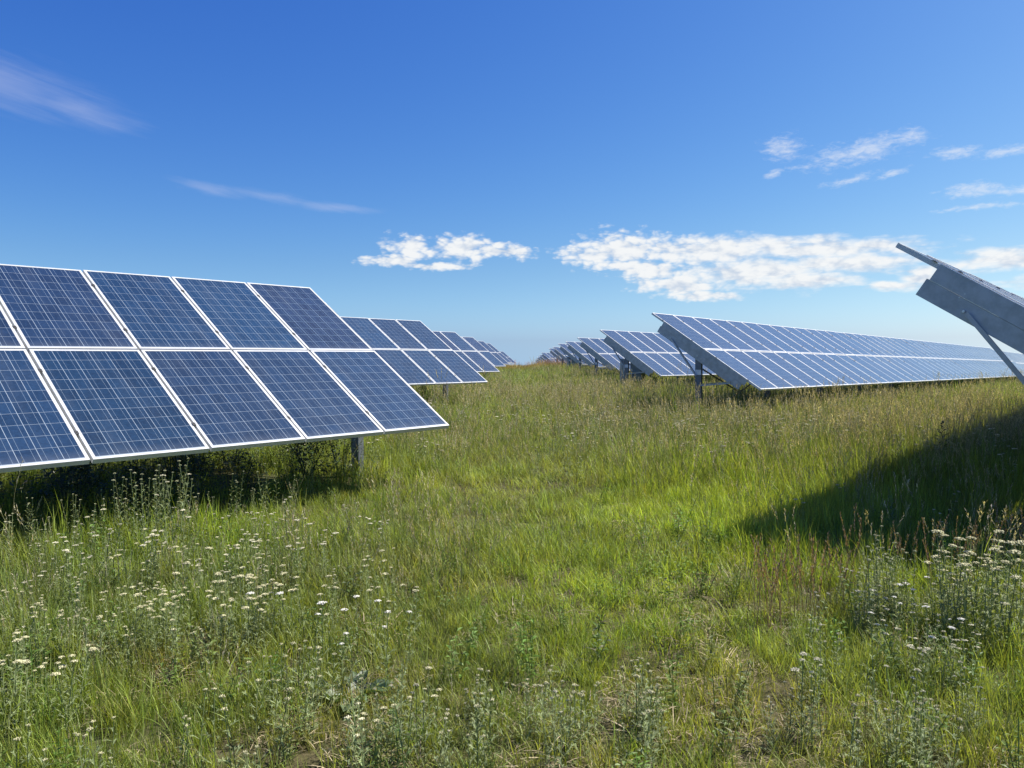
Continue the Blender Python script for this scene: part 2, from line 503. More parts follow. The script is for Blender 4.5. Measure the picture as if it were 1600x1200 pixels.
def table(top, slope, n, side, label, detail=2, cabinet=False, plate=True, brace=True, group='rows of solar tables', grounds=None):
    """top: world position of the alley-end top corner; side +1 runs along +x local, -1 along -x local"""
    gz = zg1(top[0] + 1.05, top[1] - .9)
    base = link('solar_table', None)
    base.empty_display_size = .3
    base.location = (top[0] + 1.06 * 1.0, top[1] - 0.90, gz)
    base.rotation_euler = (0, -R(slope), ROTZ)
    tag(base, label, 'solar table', group)
    Mi = (Matrix.Translation(base.location) @ Euler(base.rotation_euler).to_matrix().to_4x4()).inverted()
    T = Mi @ Vector(top)

    def P(s, d, u):
        return T + slope_pt(s, d, u)

    tilt = R(TILT)
    for r in range(2):
        for c in range(n):
            u = c * PW if side > 0 else -c * PW - GW
            s0 = r * PH + GH
            jit = Vector((random.gauss(0, .0012), random.gauss(0, .0012), 0))
            p = link('solar_panel', ME_PANEL, base)
            p.location = P(s0, random.uniform(-.002, .002), u) + jit
            p.rotation_euler = (tilt + random.gauss(0, .0018), random.gauss(0, .0018), 0)
            f = link('panel_frame', ME_FRAME, p)
            if detail >= 1:
                link('backsheet', ME_BACK, p)
            if detail >= 2:
                for yy in (.36, 1.285):
                    k = link('clamp', ME_CLAMP, p)
                    k.location = (0, yy, 0)
    L = n * PW - .02
    # purlins along the row
    for s in (.62, 1.45, 1.87, 2.72):
        m_ = MB()
        a, b = P(s, .098, .10 * side), P(s, .098, side * (L - .05))
        if side < 0: a, b = b, a
        nrm = slope_pt(0, -1)
        m_.channel(a, b, .095, .05, .003, up=tuple(nrm), lip=.012)
        link('purlin', m_.mesh('purlin', [M_steel]), base)
    nf = max(2, int(round(L / (4 * PW))) + 1)
    frames = [min((.03 + k * 4 * PW) if side > 0 else (.12 + k * 4.3), L - .08) for k in range(nf)]
    if detail == 0: frames = frames[:3]
    first_posts = []
    for k, uu in enumerate(frames):
        u = uu * side
        nrm = tuple(slope_pt(0, -1))
        m_ = MB()
        if k == 0:      # the end rafter closes the side of the panels
            ue = -.009 * side
            m_.bar(P(.400, .0755, ue), P(2.93, .0755, ue), .004, .153, up=nrm)
            m_.bar(P(.400, .1500, ue + .027 * side), P(2.93, .1500, ue + .027 * side), .048, .003, up=nrm)
        else:
            m_.channel(P(.400, .100, u), P(2.93, .100, u), .104, .05, .003, up=nrm, side=-side if side > 0 else 1)
        link('rafter', m_.mesh('rafter', [M_steel]), base)
        m_ = MB()
        u2 = u - (.012 if k else .036) * side
        m_.channel(P(.375, .2335, u2), P(2.86, .2335, u2), .157, .06, .004, up=nrm, side=-side if side > 0 else 1, lip=.018)
        link('girder', m_.mesh('girder', [M_steel]), base)
        # post
        pt = P(1.66, .315, u)
        px = base.matrix_basis
        wpt = (Matrix.Translation(base.location) @ Euler(base.rotation_euler).to_matrix().to_4x4()) @ pt
        gl = zg1(wpt.x, wpt.y) - wpt.z + pt.z
        m_ = MB()
        up_y = u + .02 * side
        w, dp, t = .15, .085, .006
        y0 = pt.y
        m_.box(up_y - dp / 2, up_y - dp / 2 + t, y0 - w / 2, y0 + w / 2, gl - .35, pt.z + .10)
        m_.box(up_y - dp / 2 + t, up_y + dp / 2, y0 - w / 2, y0 - w / 2 + t, gl - .35, pt.z + .10)
        m_.box(up_y - dp / 2 + t, up_y + dp / 2, y0 + w / 2 - t, y0 + w / 2, gl - .35, pt.z + .10)
        m_.box(up_y - dp / 2 - .004, up_y - dp / 2, y0 - .035, y0 + .035, gl - .35, pt.z + .095)
        link('post', m_.mesh('post', [M_steel2]), base)
        # strut to the upper part, tie to the lower part
        m_ = MB()
        us = u - .045 * side
        m_.channel(P(.80, .265, us), Vector((us, y0 + .05, pt.z - .36)), .05, .035, .004, up=(1, 0, 0), side=1)
        link('strut', m_.mesh('strut', [M_steel]), base)
        m_ = MB()
        q = P(2.62, .28, us)
        m_.channel(Vector((us, y0 - .03, pt.z - .57)), q, .055, .035, .004, up=(0, 0, 1), side=1)
        link('tie_bar', m_.mesh('tie_bar', [M_steel]), base)
        first_posts.append((up_y, y0, gl, pt.z))
        if detail >= 1 and k == 0:
            m_ = MB()
            xn = -side
            for s, d in ((.775, .245), (.815, .262), (.70, .12), (.68, .165), (1.60, .22), (1.72, .22), (2.60, .26)):
                r_ = .014 if s in (.775, .815, 1.6, 1.72, 2.6) else .007
                m_.cyl(P(s, d, u2 - (.012 if r_ > .01 else -.008) * side), (xn, 0, 0), r_, .014, 6)
            link('bolt', m_.mesh('bolt', [M_bolt]), base)
        if plate and k == 0:
            m_ = MB()
            fx = up_y - dp / 2 - .007 if side > 0 else up_y + dp / 2 + .003
            m_.box(fx, fx + .004, y0 - .08, y0 + .08, pt.z - .33, pt.z - .21)
            link('label_plate', m_.mesh('label_plate', [M_label]), base)
    if brace and len(first_posts) > 1:
        a, b = first_posts[0], first_posts[1]
        for za, zb in ((a[3] - .20, b[2] + .05), (a[2] + .10, b[3] - .20)):
            m_ = MB()
            off = .10 if za > zb else .117
            m_.bar((a[0], a[1] - off, za), (b[0], b[1] - off, zb), .012, .035)
            link('cross_brace', m_.mesh('cross_brace', [M_steel2]), base)
    if cabinet:
        x, y, gl, pz = first_posts[0]
        m_ = MB()
        m_.box(x + .06, x + .34, y - .62, y - .12, pz - .84, pz - .12)
        m_.box(x + .045, x + .06, y - .60, y - .14, pz - .70, pz - .14)
        m_.box(x + .05, x + .36, y - .63, y - .11, pz - .119, pz - .105)
        cb = link('combiner_box', m_.mesh('combiner_box', [M_box]), base)
        m_ = MB(); m_.box(x + .030, x + .044, y - .22, y - .19, pz - .46, pz - .38)
        link('door_handle', m_.mesh('door_handle', [M_bolt]), cb)
        m_ = MB()
        m_.box(x + .02, x + .06, y + .13, y + .33, gl - .2, pz + .02)
        m_.box(x + .00, x + .02, y + .21, y + .25, gl - .2, pz - .02)
        link('cable_duct', m_.mesh('cable_duct', [M_steel]), base)
    return base


# left of the track
GL = 'solar tables left of the grass track'
GR = 'solar tables right of the grass track'
LT = [((-2.8537, 11.0868, 1.0533), .384, 14, 2, 'nearest blue solar table on the left, filling the left edge of the photo'),
      ((-2.7766, 23.7229, 1.2527), .162, 18, 2, 'second solar table on the left, peeking three panels wide behind the nearest one'),
      ((-2.64, 36.3, 1.40), .16, 12, 1, 'third solar table on the left, about two panels wide in view'),
      ((-2.46, 48.9, 1.57), .16, 12, 1, 'fourth solar table on the left, one panel wide in view'),
      ((-2.26, 61.5, 1.655), .16, 12, 1, 'fifth solar table on the left, a narrow strip near the crest'),
      ((-2.10, 74.0, 1.79), .16, 12, 0, 'sixth solar table on the left, last tall strip before the sky gap'),
      ((-1.42, 123.0, 1.69), .1, 10, 0, 'lowest and farthest solar table on the left, half sunk behind the crest')]
for top, sl, n, det, lab in LT:
    table(top, sl, n, -1, lab, det, group=GL, plate=False, brace=False)
RT = [((3.393, 6.90, 1.053), -.30, 20, 2, 'nearest solar table on the right, seen edge-on against the clouds, shading the grass', False),
      ((3.4113, 19.0743, 1.2063), -.306, 44, 2, 'very long pale solar table on the right with its open steel end facing the track', False),
      ((3.5166, 31.2392, 1.2931), 0.0, 22, 1, 'solar table with a dark cabinet beside its post, behind the very long table', True),
      ((3.63, 43.4, 1.37), 0.0, 14, 1, 'third solar table in the right-hand stepped line, behind the one with the cabinet', False),
      ((3.80, 55.6, 1.47), 0.0, 12, 1, 'fourth solar table in the right-hand stepped line', False),
      ((3.98, 67.8, 1.61), 0.0, 12, 1, 'fifth solar table in the right-hand stepped line, a second dark cabinet below it', True),
      ((4.16, 80.0, 1.57), 0.0, 12, 0, 'sixth solar table in the right-hand stepped line', False),
      ((4.32, 92.2, 1.64), 0.0, 12, 0, 'seventh solar table in the right-hand stepped line, last before the ground falls away', False),
      ((4.59, 123.0, 1.51), 0.0, 8, 0, 'small distant solar table just past the crest, largest of the far right bunch', False),
      ((4.70, 135.0, 1.27), 0.0, 8, 0, 'second of the small dark tables bunched beyond the crest', False),
      ((4.80, 147.0, 1.08), 0.0, 8, 0, 'third of the small dark tables bunched beyond the crest', False),
      ((5.00, 160.0, .85), 0.0, 8, 0, 'fourth of the small dark tables bunched beyond the crest', False),
      ((5.10, 172.0, .56), 0.0, 8, 0, 'fifth and lowest of the small dark tables beyond the crest', False)]
for top, sl, n, det, lab, cab in RT:
    table(top, sl, n, 1, lab, det, cabinet=cab, group=GR, plate=det > 0)
# the same row goes on beyond the end of the long table
tt = 45.6
table((3.4113 + .6486 * tt, 19.0743 + .7612 * tt, 1.2063 - .00534 * tt - .10), -.75, 22, 1, 'pale solar table beyond the far end of the long one, behind the strut', 0, group=GR, plate=False)


# ------------------------------------------------------------------ plants: shapes as (verts, faces, material index)
class Plant:
    def __init__(self):
        self.v = []; self.f = []; self.mi = []

    def blade(self, b, h, w, az, lean, curl=1.8, segs=3, mi=0, twist=0.0, z0=0.0):
        b = np.asarray(b, float)
        d = np.array([math.cos(az), math.sin(az), 0.0])
        s = np.array([-math.sin(az + twist), math.cos(az + twist), 0.0])
        o = len(self.v)
        for k in range(segs):
            t = k / segs
            p = b + d * (lean * h * t ** curl) + np.array([0, 0, h * (t - .30 * lean * t * t) + z0])
            ww = w * (1 - .55 * t * t) * .5
            self.v.append(p - s * ww); self.v.append(p + s * ww)
        self.v.append(b + d * lean * h + np.array([0, 0, h * (1 - .30 * lean) + z0]))
        for k in range(segs - 1):
            a = o + 2 * k
            self.f.append((a, a + 1, a + 3, a + 2)); self.mi.append(mi)
        a = o + 2 * (segs - 1)
        self.f.append((a, a + 1, a + 2)); self.mi.append(mi)
        return self.v[-1]

    def leaf(self, p, d, L, W, mi=0, droop=.2, nrm=None):
        """pointed leaf from p along d, folded a little along its middle"""
        p = np.asarray(p, float); d = np.asarray(d, float); d = d / np.linalg.norm(d)
        s = np.cross(d, [0, 0, 1.0]) if nrm is None else np.cross(d, nrm)
        if np.linalg.norm(s) < 1e-4: s = np.array([1.0, 0, 0])
        s /= np.linalg.norm(s); n = np.cross(s, d)
        o = len(self.v)
        m_ = p + d * L * .45 - n * W * .12
        e = p + d * L - np.array([0, 0, droop * L])
        self.v += [p, m_ + s * W / 2 + n * W * .2, e, m_ - s * W / 2 + n * W * .2, m_]
        self.f += [(o, o + 1, o + 4), (o + 1, o + 2, o + 4), (o, o + 4, o + 3), (o + 4, o + 2, o + 3)]
        self.mi += [mi] * 4

    def stem(self, pts, r, mi=0, r1=None):
        """three-sided stalk through pts"""
        pts = [np.asarray(p, float) for p in pts]
        o = len(self.v); n = len(pts)
        for i, p in enumerate(pts):
            rr = r + (((r if r1 is None else r1) - r) * i / (n - 1))
            for k in range(3):
                a = 2.094 * k
                self.v.append(p + np.array([rr * math.cos(a), rr * math.sin(a), 0]))
        for i in range(n - 1):
            for k in range(3):
                a = o + 3 * i + k; b = o + 3 * i + (k + 1) % 3
                self.f.append((a, b, b + 3, a + 3)); self.mi.append(mi)

    def dome(self, c, r, h, mi=0, n=6):
        c = np.asarray(c, float)
        o = len(self.v)
        a0 = random.random() * 6
        for rr, zz in ((r * .75, -h * .5), (r, 0), (r * .65, h * .65)):
            for k in range(n):
                a = a0 + 2 * math.pi * k / n
                self.v.append(c + np.array([rr * math.cos(a), rr * math.sin(a), zz]))
        self.v.append(c + np.array([0, 0, h]))
        for j in range(2):
            for k in range(n):
                q = (k + 1) % n
                self.f.append((o + j * n + k, o + j * n + q, o + (j + 1) * n + q, o + (j + 1) * n + k)); self.mi.append(mi)
        for k in range(n):
            self.f.append((o + 2 * n + k, o + 2 * n + (k + 1) % n, o + 3 * n)); self.mi.append(mi)

    def mesh(self, name, mats):
        return mesh_from(name, self.v, self.f, mats, self.mi)


U = random.uniform


def disc(r):
    a = U(0, 6.283); q = r * math.sqrt(random.random())
    return (q * math.cos(a), q * math.sin(a), -.01)


def grass_tuft(nb, h0, h1, w, rad, lean=(.15, .8)):
    p = Plant()
    for _ in range(nb):
        h = U(h0, h1)
        p.blade(disc(rad), h, w * U(.7, 1.3), U(0, 6.283), U(*lean), U(1.4, 2.4), 3, 0, U(-.6, .6))
    return p


def seed_tuft(nst, h0, h1, wst, rad, kind=0):
    """tall flowering grass: thin stalks with an airy head"""
    p = Plant()
    for _ in range(nst):
        h = U(h0, h1); az = U(0, 6.283); le = U(.05, .30)
        b = disc(rad)
        d = np.array([math.cos(az), math.sin(az), 0])
        pts = [np.array(b) + d * le * h * t * t + np.array([0, 0, h * t]) for t in (0, .35, .7, 1.0)]
        p.stem(pts, wst * .5, 1, wst * .3)
        ax = pts[-1] - pts[-2]; ax /= np.linalg.norm(ax)
        hl = U(.09, .17)
        ns = 12 if kind == 0 else 9
        for k in range(ns):
            t = k / ns
            q = pts[-1] - ax * hl * t
            a2 = U(0, 6.283)
            out = np.array([math.cos(a2), math.sin(a2), 0])
            spread = (.45 if kind == 0 else .14) * (1 - .3 * t)
            dd = ax * .8 + out * spread
            ll = U(.018, .040) if kind == 0 else U(.016, .026)
            p.leaf(q, dd, ll, U(.004, .0075), 2, droop=.12)
        for _ in range(2):
            t = U(.15, .5)
            p.blade(np.array(b) + d * le * h * t * t + np.array([0, 0, h * t]), U(.10, .22), .004, U(0, 6.283), U(.4, 1.0), 1.8, 3, 0)
    return p


def yarrow_shape(h, nst, bud=0, heads=True, spread=.07, mats=(0, 1)):
    """upright feathery stems; returns (foliage Plant, list of head Plants)"""
    p = Plant(); H = []
    for _ in range(nst):
        hh = h * U(.78, 1.05); az = U(0, 6.283); le = U(.0, .16)
        d = np.array([math.cos(az), math.sin(az), 0])
        b = np.array(disc(spread))
        f = lambda t: b + d * le * hh * t * t + np.array([0, 0, hh * t])
        p.stem([f(0), f(.5), f(1.0)], .0024, mats[0], .0016)
        nl = int(20 * hh / .45)
        for k in range(nl):
            t = .06 + .88 * k / nl
            q = f(t); a2 = k * 2.4 + U(-.4, .4)
            out = np.array([math.cos(a2), math.sin(a2), U(.4, 1.0)])
            ll = U(.045, .085) * (1.15 - .75 * t)
            p.leaf(q, out, ll, ll * .17, mats[0], .18)
            for sgn in (-1, 1):
                out2 = np.array([math.cos(a2 + sgn * .7), math.sin(a2 + sgn * .7), U(.3, .9)])
                p.leaf(q + out * ll * .35, out2, ll * .42, ll * .13, mats[0], .1)
        if heads:
            g = Plant()
            top = f(1.0)
            rad = U(.011, .023) if bud == 0 else U(.008, .0135)
            ns = 15 if bud == 0 else 9
            for k in range(ns):
                rr = rad * math.sqrt((k + .4) / ns); a2 = 2.4 * k
                c = top + np.array([rr * math.cos(a2), rr * math.sin(a2), .012 - .25 * rr * rr / rad + U(-.0015, .0015)])
                g.dome(c, rad * U(.22, .33), rad * .17 if bud == 0 else rad * .35, mats[1], 5)
                if k % 3 == 0:
                    p.stem([top - np.array([0, 0, .012]), c - np.array([0, 0, .003])], .0009, mats[0])
            H.append(g)
    return p, H


def merge(ps):
    p = Plant()
    for q in ps:
        o = len(p.v)
        p.v += q.v; p.f += [tuple(i + o for i in f) for f in q.f]; p.mi += q.mi
    return p


def thatch_tuft():
    p = Plant()
    for _ in range(30):
        b = list(disc(.12)); b[2] = U(0, .03)
        az = U(0, 6.283); L = U(.03, .13)
        d = np.array([math.cos(az), math.sin(az), U(-.05, .35)])
        p.blade(b, L * .25, .003, az, U(2.0, 4.0), 1.0, 3, 0, U(-.8, .8), .01)
    return p


def weed_rosette(n, L, W, lift):
    p = Plant()
    for k in range(n):
        a = k * 2.4 + U(-.3, .3)
        d = np.array([math.cos(a), math.sin(a), U(*lift)])
        p.leaf(disc(.015), d, L * U(.6, 1.1), W * U(.7, 1.2), 0, U(.1, .35))
    return p


def leafy_stem_weed():
    p = Plant()
    for _ in range(4):
        h = U(.16, .34); az = U(0, 6.283); b = np.array(disc(.05)); d = np.array([math.cos(az), math.sin(az), 0])
        f = lambda t: b + d * .2 * h * t + np.array([0, 0, h * t])
        p.stem([f(0), f(1)], .0018, 0)
        for k in range(11):
            t = .15 + .85 * k / 11; a2 = 2.4 * k
            p.leaf(f(t), np.array([math.cos(a2), math.sin(a2), U(.1, .7)]), U(.03, .055), U(.012, .02), 0, .2)
    return p


# ------------------------------------------------------------------ scattered ground cover: one object per kind, plants instanced on points
def scatter(name, protos, mats, X, Y, scale, tint, label, cat, zs=None, tilt=.10, dz=0.0):
    n = len(X)
    V = []; F = []; MI = []; PID = []
    for k, p in enumerate(protos):
        o = len(V)
        V += [tuple(v) for v in p.v]
        F += [tuple(i + o for i in f) for f in p.f]
        MI += p.mi
        PID += [k] * len(p.v)
    npv = len(V)
    Z = zg(X, Y) + dz
    allv = np.concatenate([np.array(V, float), np.stack([X, Y, Z], 1)])
    me = bpy.data.meshes.new(name)
    me.from_pydata(allv.tolist(), [], F)
    for m in mats:
        me.materials.append(m)
    me.polygons.foreach_set('material_index', np.array(MI, np.int32))
    pad = lambda a, fill: np.concatenate([np.full((npv,) + np.shape(a)[1:], fill, float), a])

    def attr(nm, typ, key, arr):
        at = me.attributes.new(nm, typ, 'POINT')
        at.data.foreach_set(key, arr)
    attr('pid', 'INT', 'value', np.array(PID + [-1] * n, np.int32))
    attr('sel', 'INT', 'value', np.concatenate([np.zeros(npv), rng.integers(0, len(protos), n)]).astype(np.int32))
    rot = np.stack([rng.normal(0, tilt, n), rng.normal(0, tilt, n), rng.random(n) * 6.283], 1)
    attr('rot', 'FLOAT_VECTOR', 'vector', pad(rot, 0).astype(np.float32).ravel())
    zs_ = np.ones(n) if zs is None else zs
    sc = np.stack([scale, scale, scale * zs_], 1)
    attr('scl', 'FLOAT_VECTOR', 'vector', pad(sc, 1).astype(np.float32).ravel())
    attr('tint', 'FLOAT_VECTOR', 'vector', pad(tint, 1).astype(np.float32).ravel())
    me.update()
    o = link(name, me)
    g = bpy.data.node_groups.new(name + '_nodes', 'GeometryNodeTree')
    g.interface.new_socket('Geometry', in_out='INPUT', socket_type='NodeSocketGeometry')
    g.interface.new_socket('Geometry', in_out='OUTPUT', socket_type='NodeSocketGeometry')
    N = NT(g)
    gi = N.n('NodeGroupInput'); go = N.n('NodeGroupOutput')

    def named(nm, typ):
        a = N.n('GeometryNodeInputNamedAttribute', data_type=typ)
        a.inputs['Name'].default_value = nm
        return a.outputs['Attribute']
    pid = named('pid', 'INT')

    def sep(k):
        c = N.n('FunctionNodeCompare', data_type='INT', operation='EQUAL')
        g.links.new(pid, c.inputs[2]); c.inputs[3].default_value = k
        s = N.n('GeometryNodeSeparateGeometry', domain='POINT')
        g.links.new(gi.outputs[0], s.inputs[0]); g.links.new(c.outputs[0], s.inputs[1])
        return s.outputs[0]
    j = N.n('GeometryNodeJoinGeometry')
    for k in range(len(protos)):
        ti = N.n('GeometryNodeGeometryToInstance')
        g.links.new(sep(k), ti.inputs[0]); g.links.new(ti.outputs[0], j.inputs[0])
    ip = N.n('GeometryNodeInstanceOnPoints')
    g.links.new(sep(-1), ip.inputs['Points']); g.links.new(j.outputs[0], ip.inputs['Instance'])
    ip.inputs['Pick Instance'].default_value = True
    g.links.new(named('sel', 'INT'), ip.inputs['Instance Index'])
    e2r = N.n('FunctionNodeEulerToRotation')
    g.links.new(named('rot', 'FLOAT_VECTOR'), e2r.inputs[0])
    g.links.new(e2r.outputs[0], ip.inputs['Rotation'])
    g.links.new(named('scl', 'FLOAT_VECTOR'), ip.inputs['Scale'])
    g.links.new(ip.outputs[0], go.inputs[0])
    md = o.modifiers.new('scatter', 'NODES')
    md.node_group = g
    tag(o, label, cat, kind='stuff')
    return o


def wedge(y0, y1, dens, prob=None, k=.74, mrg=2.2):
    """random points on the ground in view (with a margin), dens per square metre, thinned by prob(x, y)"""
    w0, w1 = k * y0 + mrg, k * y1 + mrg
    n = int(dens * (w0 + w1) * (y1 - y0))
    t = rng.random(n)
    # width grows linearly: sample y with density proportional to width
    a = (w1 - w0) / 2; b = w0
    y = y0 + (y1 - y0) * ((-b + np.sqrt(b * b + 4 * a * t * (b + a))) / (2 * a) if a > 1e-6 else t)
    x = (rng.random(n) * 2 - 1) * (k * y + mrg)
    if prob is not None:
        m_ = rng.random(n) < prob(x, y)
        x, y = x[m_], y[m_]
    return x, y


# ---- meadow fields
def f_track(x, y):       # the walked alley, shorter and greener grass
    return np.exp(-((x - .35 - .004 * y) / (1.25 + .01 * y)) ** 2)


def f_bright(x, y):
    return np.clip(gauss(x, y, 1.9, 8.4, 1.1, 2.6) + .9 * gauss(x, y, -2.5, 6.2, 1.2, .9) + .7 * gauss(x, y, .6, 5.0, .9, 1.0) + .6 * gauss(x, y, 1.6, 3.6, .9, .6)
                   + 1.2 * np.clip(fbm(x, y, .45, 3) - .52, 0, 1), 0, 1)


def f_dry(x, y):
    near = (.32 * gauss(x, y, 1.2, 2.95, .75, .5) + .6 * gauss(x, y, .95, 3.7, .4, .35) + .7 * gauss(x, y, -1.6, 4.0, .35, .25) + .6 * gauss(x, y, -.85, 3.05, .35, .3) + .7 * gauss(x, y, -.65, 3.6, .25, .25) + .5 * gauss(x, y, .15, 2.9, .25, .25))
    return np.clip(near + 1.5 * np.clip(fbm(x, y, 1.1, 21) - .60, 0, 1), 0, 1)


def f_tan(x, y):         # hazy ripe seed heads
    return np.clip(.9 * gauss(x, y, -.75, 5.6, .65, 1.3) + .55 * gauss(x, y, -.2, 10.5, 1.4, 3.0) + .8 * gauss(x, y, 1.2, 24, 2.2, 9) + .8 * gauss(x, y, 9, 15, 5, 4)
                   + .9 * np.clip(fbm(x, y, .22, 33) - .42, 0, 1) * np.clip((y - 6) / 8, 0, 1), 0, 1)


def f_silver(x, y):
    return np.clip(gauss(x, y, -2.9, 5.0, 1.2, .7) + .7 * gauss(x, y, -1.8, 5.6, 1.2, .8) + .9 * gauss(x, y, 3.6, 14.5, 2.6, 3.2) + .8 * gauss(x, y, .12, 2.95, .42, .35) + .9 * gauss(x, y, -.5, 3.0, .35, .3)
                   + .9 * gauss(x, y, 2.0, 3.7, .6, .6) + .8 * gauss(x, y, 1.45, 3.1, .4, .35) + .5 * gauss(x, y, -3.0, 16, 2, 5) + 1.1 * np.clip(fbm(x, y, .35, 51) - .58, 0, 1), 0, 1)


def tints(x, y, jit=.16):
    n = len(x)
    g1 = fbm(x, y, .8, 70)[:, None]; g2 = fbm(x, y, .18, 80)[:, None]
    t = np.ones((n, 3))
    t = t * (1 + .55 * (g1 - .5)) * (1 + .35 * (g2 - .5))
    br = f_bright(x, y)[:, None]
    t = t * (1 - br) + br * t * np.array([1.42, 1.42, .95])
    ta = (f_tan(x, y) * .62)[:, None]
    t = t * (1 - ta) + ta * np.array([1.35, 1.10, 2.0])
    si = (f_silver(x, y) * .5)[:, None]
    t = t * (1 - si) + si * np.array([1.12, 1.10, 2.0])
    dr = (f_dry(x, y) * .6)[:, None]
    t = t * (1 - dr) + dr * np.array([1.75, 1.10, 2.0])
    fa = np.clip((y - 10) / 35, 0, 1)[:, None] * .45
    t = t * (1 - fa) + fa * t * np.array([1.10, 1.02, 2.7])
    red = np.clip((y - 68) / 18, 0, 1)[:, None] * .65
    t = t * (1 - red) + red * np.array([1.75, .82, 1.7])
    return t * np.exp(rng.normal(0, jit, (n, 1))) * np.exp(rng.normal(0, .05, (n, 3)))


def f_shade_bed(x, y):   # sparse bare bed beneath the nearest left table
    d = x * -.761 + y * .648
    u = x * .649 + y * .761
    return np.clip(1 - np.abs((d - 8.2) / 1.5) ** 4, 0, 1) * (u < 6.3)


def hmul(x, y):
    return (1 - .45 * gauss(x, y, -3.8, 8.8, 2.6, 1.9)) * (1 - .5 * gauss(x, y, 2.5, 4.9, 1.2, .75)) * (1 - .38 * f_track(x, y)) + .75 * (fbm(x, y, 1.3, 90) - .5) + .30 * np.clip((np.abs(x) - 1.2) / 2.5, 0, 1)


def build_meadow():
    # --- fine green grass
    near = [grass_tuft(30, .10, .26, .0042, .11) for _ in range(4)] + [grass_tuft(24, .14, .34, .0048, .09, (.1, .5)) for _ in range(3)]
    far = [grass_tuft(26, .18, .42, .010, .22, (.1, .5)) for _ in range(4)]
    X = []; Y = []; S = []
    for y0, y1, de, sc in ((1.0, 5, 225, .66), (5, 9, 105, .86), (9, 15, 52, 1.18), (15, 24, 30, 1.45)):
        x, y = wedge(y0, y1, de, lambda x, y: np.clip(1 - .75 * f_dry(x, y) - .55 * f_shade_bed(x, y), 0.03, 1) * np.clip(.55 + .9 * fbm(x, y, 2.2, 12), 0, 1))
        X.append(x); Y.append(y); S.append(np.full(len(x), sc))
    x = np.concatenate(X); y = np.concatenate(Y); s = np.concatenate(S)
    s = s * np.exp(rng.normal(0, .16, len(x)))
    scatter('meadow_grass', near, [M_grass], x, y, s, tints(x, y), 'fine green meadow grass covering the foreground between the solar tables', 'grass', np.clip(hmul(x, y), .4, 1.7), .14)
    X = []; Y = []; S = []
    for y0, y1, de, sc in ((24, 45, 9, 1.15), (45, 80, 4.5, 1.35), (80, 128, 2.4, 1.5)):
        x, y = wedge(y0, y1, de)
        X.append(x); Y.append(y); S.append(np.full(len(x), sc))
    x = np.concatenate(X); y = np.concatenate(Y); s = np.concatenate(S) * np.exp(rng.normal(0, .2, len(x)))
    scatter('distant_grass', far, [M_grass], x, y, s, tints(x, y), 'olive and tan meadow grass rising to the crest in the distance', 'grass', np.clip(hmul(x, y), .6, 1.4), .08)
    # --- flowering grass
    pr = [seed_tuft(7, .34, .62, .0022, .10, 0) for _ in range(4)] + [seed_tuft(6, .30, .55, .0022, .08, 1) for _ in range(3)]
    pf = lambda x, y: np.clip(.16 + 1.0 * f_tan(x, y) + .45 * (fbm(x, y, 1.2, 17) - .45) - .5 * f_track(x, y) - 1.2 * gauss(x, y, -3.8, 8.6, 2.8, 2.0) - f_shade_bed(x, y) + .2 * np.clip((y - 5) / 6, 0, 1) + .35 * gauss(x, y, 2.0, 4.75, .7, .35) + .3 * gauss(x, y, 3.2, 5.2, .6, .6), .03, 1)
    X = []; Y = []; S = []
    for y0, y1, de, sc in ((1.8, 5, 20, .62), (5, 9, 26, .85), (9, 16, 26, 1.05), (16, 30, 12, 1.3), (30, 60, 4.5, 1.8), (60, 110, 2.0, 2.2)):
        x, y = wedge(y0, y1, de, pf)
        X.append(x); Y.append(y); S.append(np.full(len(x), sc))
    x = np.concatenate(X); y = np.concatenate(Y); s = np.concatenate(S) * np.exp(rng.normal(0, .15, len(x)))
    zs = np.where(y > 16, .62 + .38 * 16 / np.maximum(y, 16), 1.0) * np.clip(.6 + .4 * hmul(x, y), .6, 1.15)
    tn = np.exp(rng.normal(0, .18, (len(x), 1))) * np.array([1.0, 1.0, 1.0]) * (1 + np.clip((y - 58) / 22, 0, 1)[:, None] * np.array([.15, -.3, -.1]))
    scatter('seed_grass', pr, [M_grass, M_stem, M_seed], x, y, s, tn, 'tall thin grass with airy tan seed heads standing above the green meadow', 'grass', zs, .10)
    # --- yarrow too far or too small to count
    pr = []
    for k in range(5):
        p, H = yarrow_shape(.42, 4, bud=0 if k < 2 else 1)
        for h in H:
            h.mi = [1] * len(h.mi)
        pr.append(merge([p] + (H if k < 4 else [])))
    pf = lambda x, y: np.clip(1.1 * f_silver(x, y) + .25 * (fbm(x, y, .6, 61) - .45) - .4 * f_track(x, y) * (y < 9), 0, 1)
    X = []; Y = []; S = []
    for y0, y1, de, sc in ((2.2, 5, 26, .62), (5, 9, 20, .85), (9, 20, 14, 1.0), (20, 40, 4, 1.15), (40, 75, .8, 1.3)):
        x, y = wedge(y0, y1, de, pf)
        X.append(x); Y.append(y); S.append(np.full(len(x), sc))
    x = np.concatenate(X); y = np.concatenate(Y); s = np.concatenate(S) * np.exp(rng.normal(0, .18, len(x)))
    tn = np.exp(rng.normal(0, .15, (len(x), 1))) * np.ones(3)
    scatter('wild_yarrow', pr, [M_silver, M_petal_t], x, y, s, tn, 'grey green feathery yarrow growing thickly through the meadow', 'wildflowers', None, .07)
    # --- dry litter
    pr = [thatch_tuft() for _ in range(5)]
    x, y = wedge(1.6, 8, 60, lambda x, y: np.clip(.20 + 1.1 * f_dry(x, y), 0, 1))
    tn = np.exp(rng.normal(0, .22, (len(x), 1))) * np.ones(3)
    scatter('dry_thatch', pr, [M_thatch], x, y, np.exp(rng.normal(0, .2, len(x))), tn, 'dry straw coloured thatch lying between the grass tufts', 'thatch', None, .2)
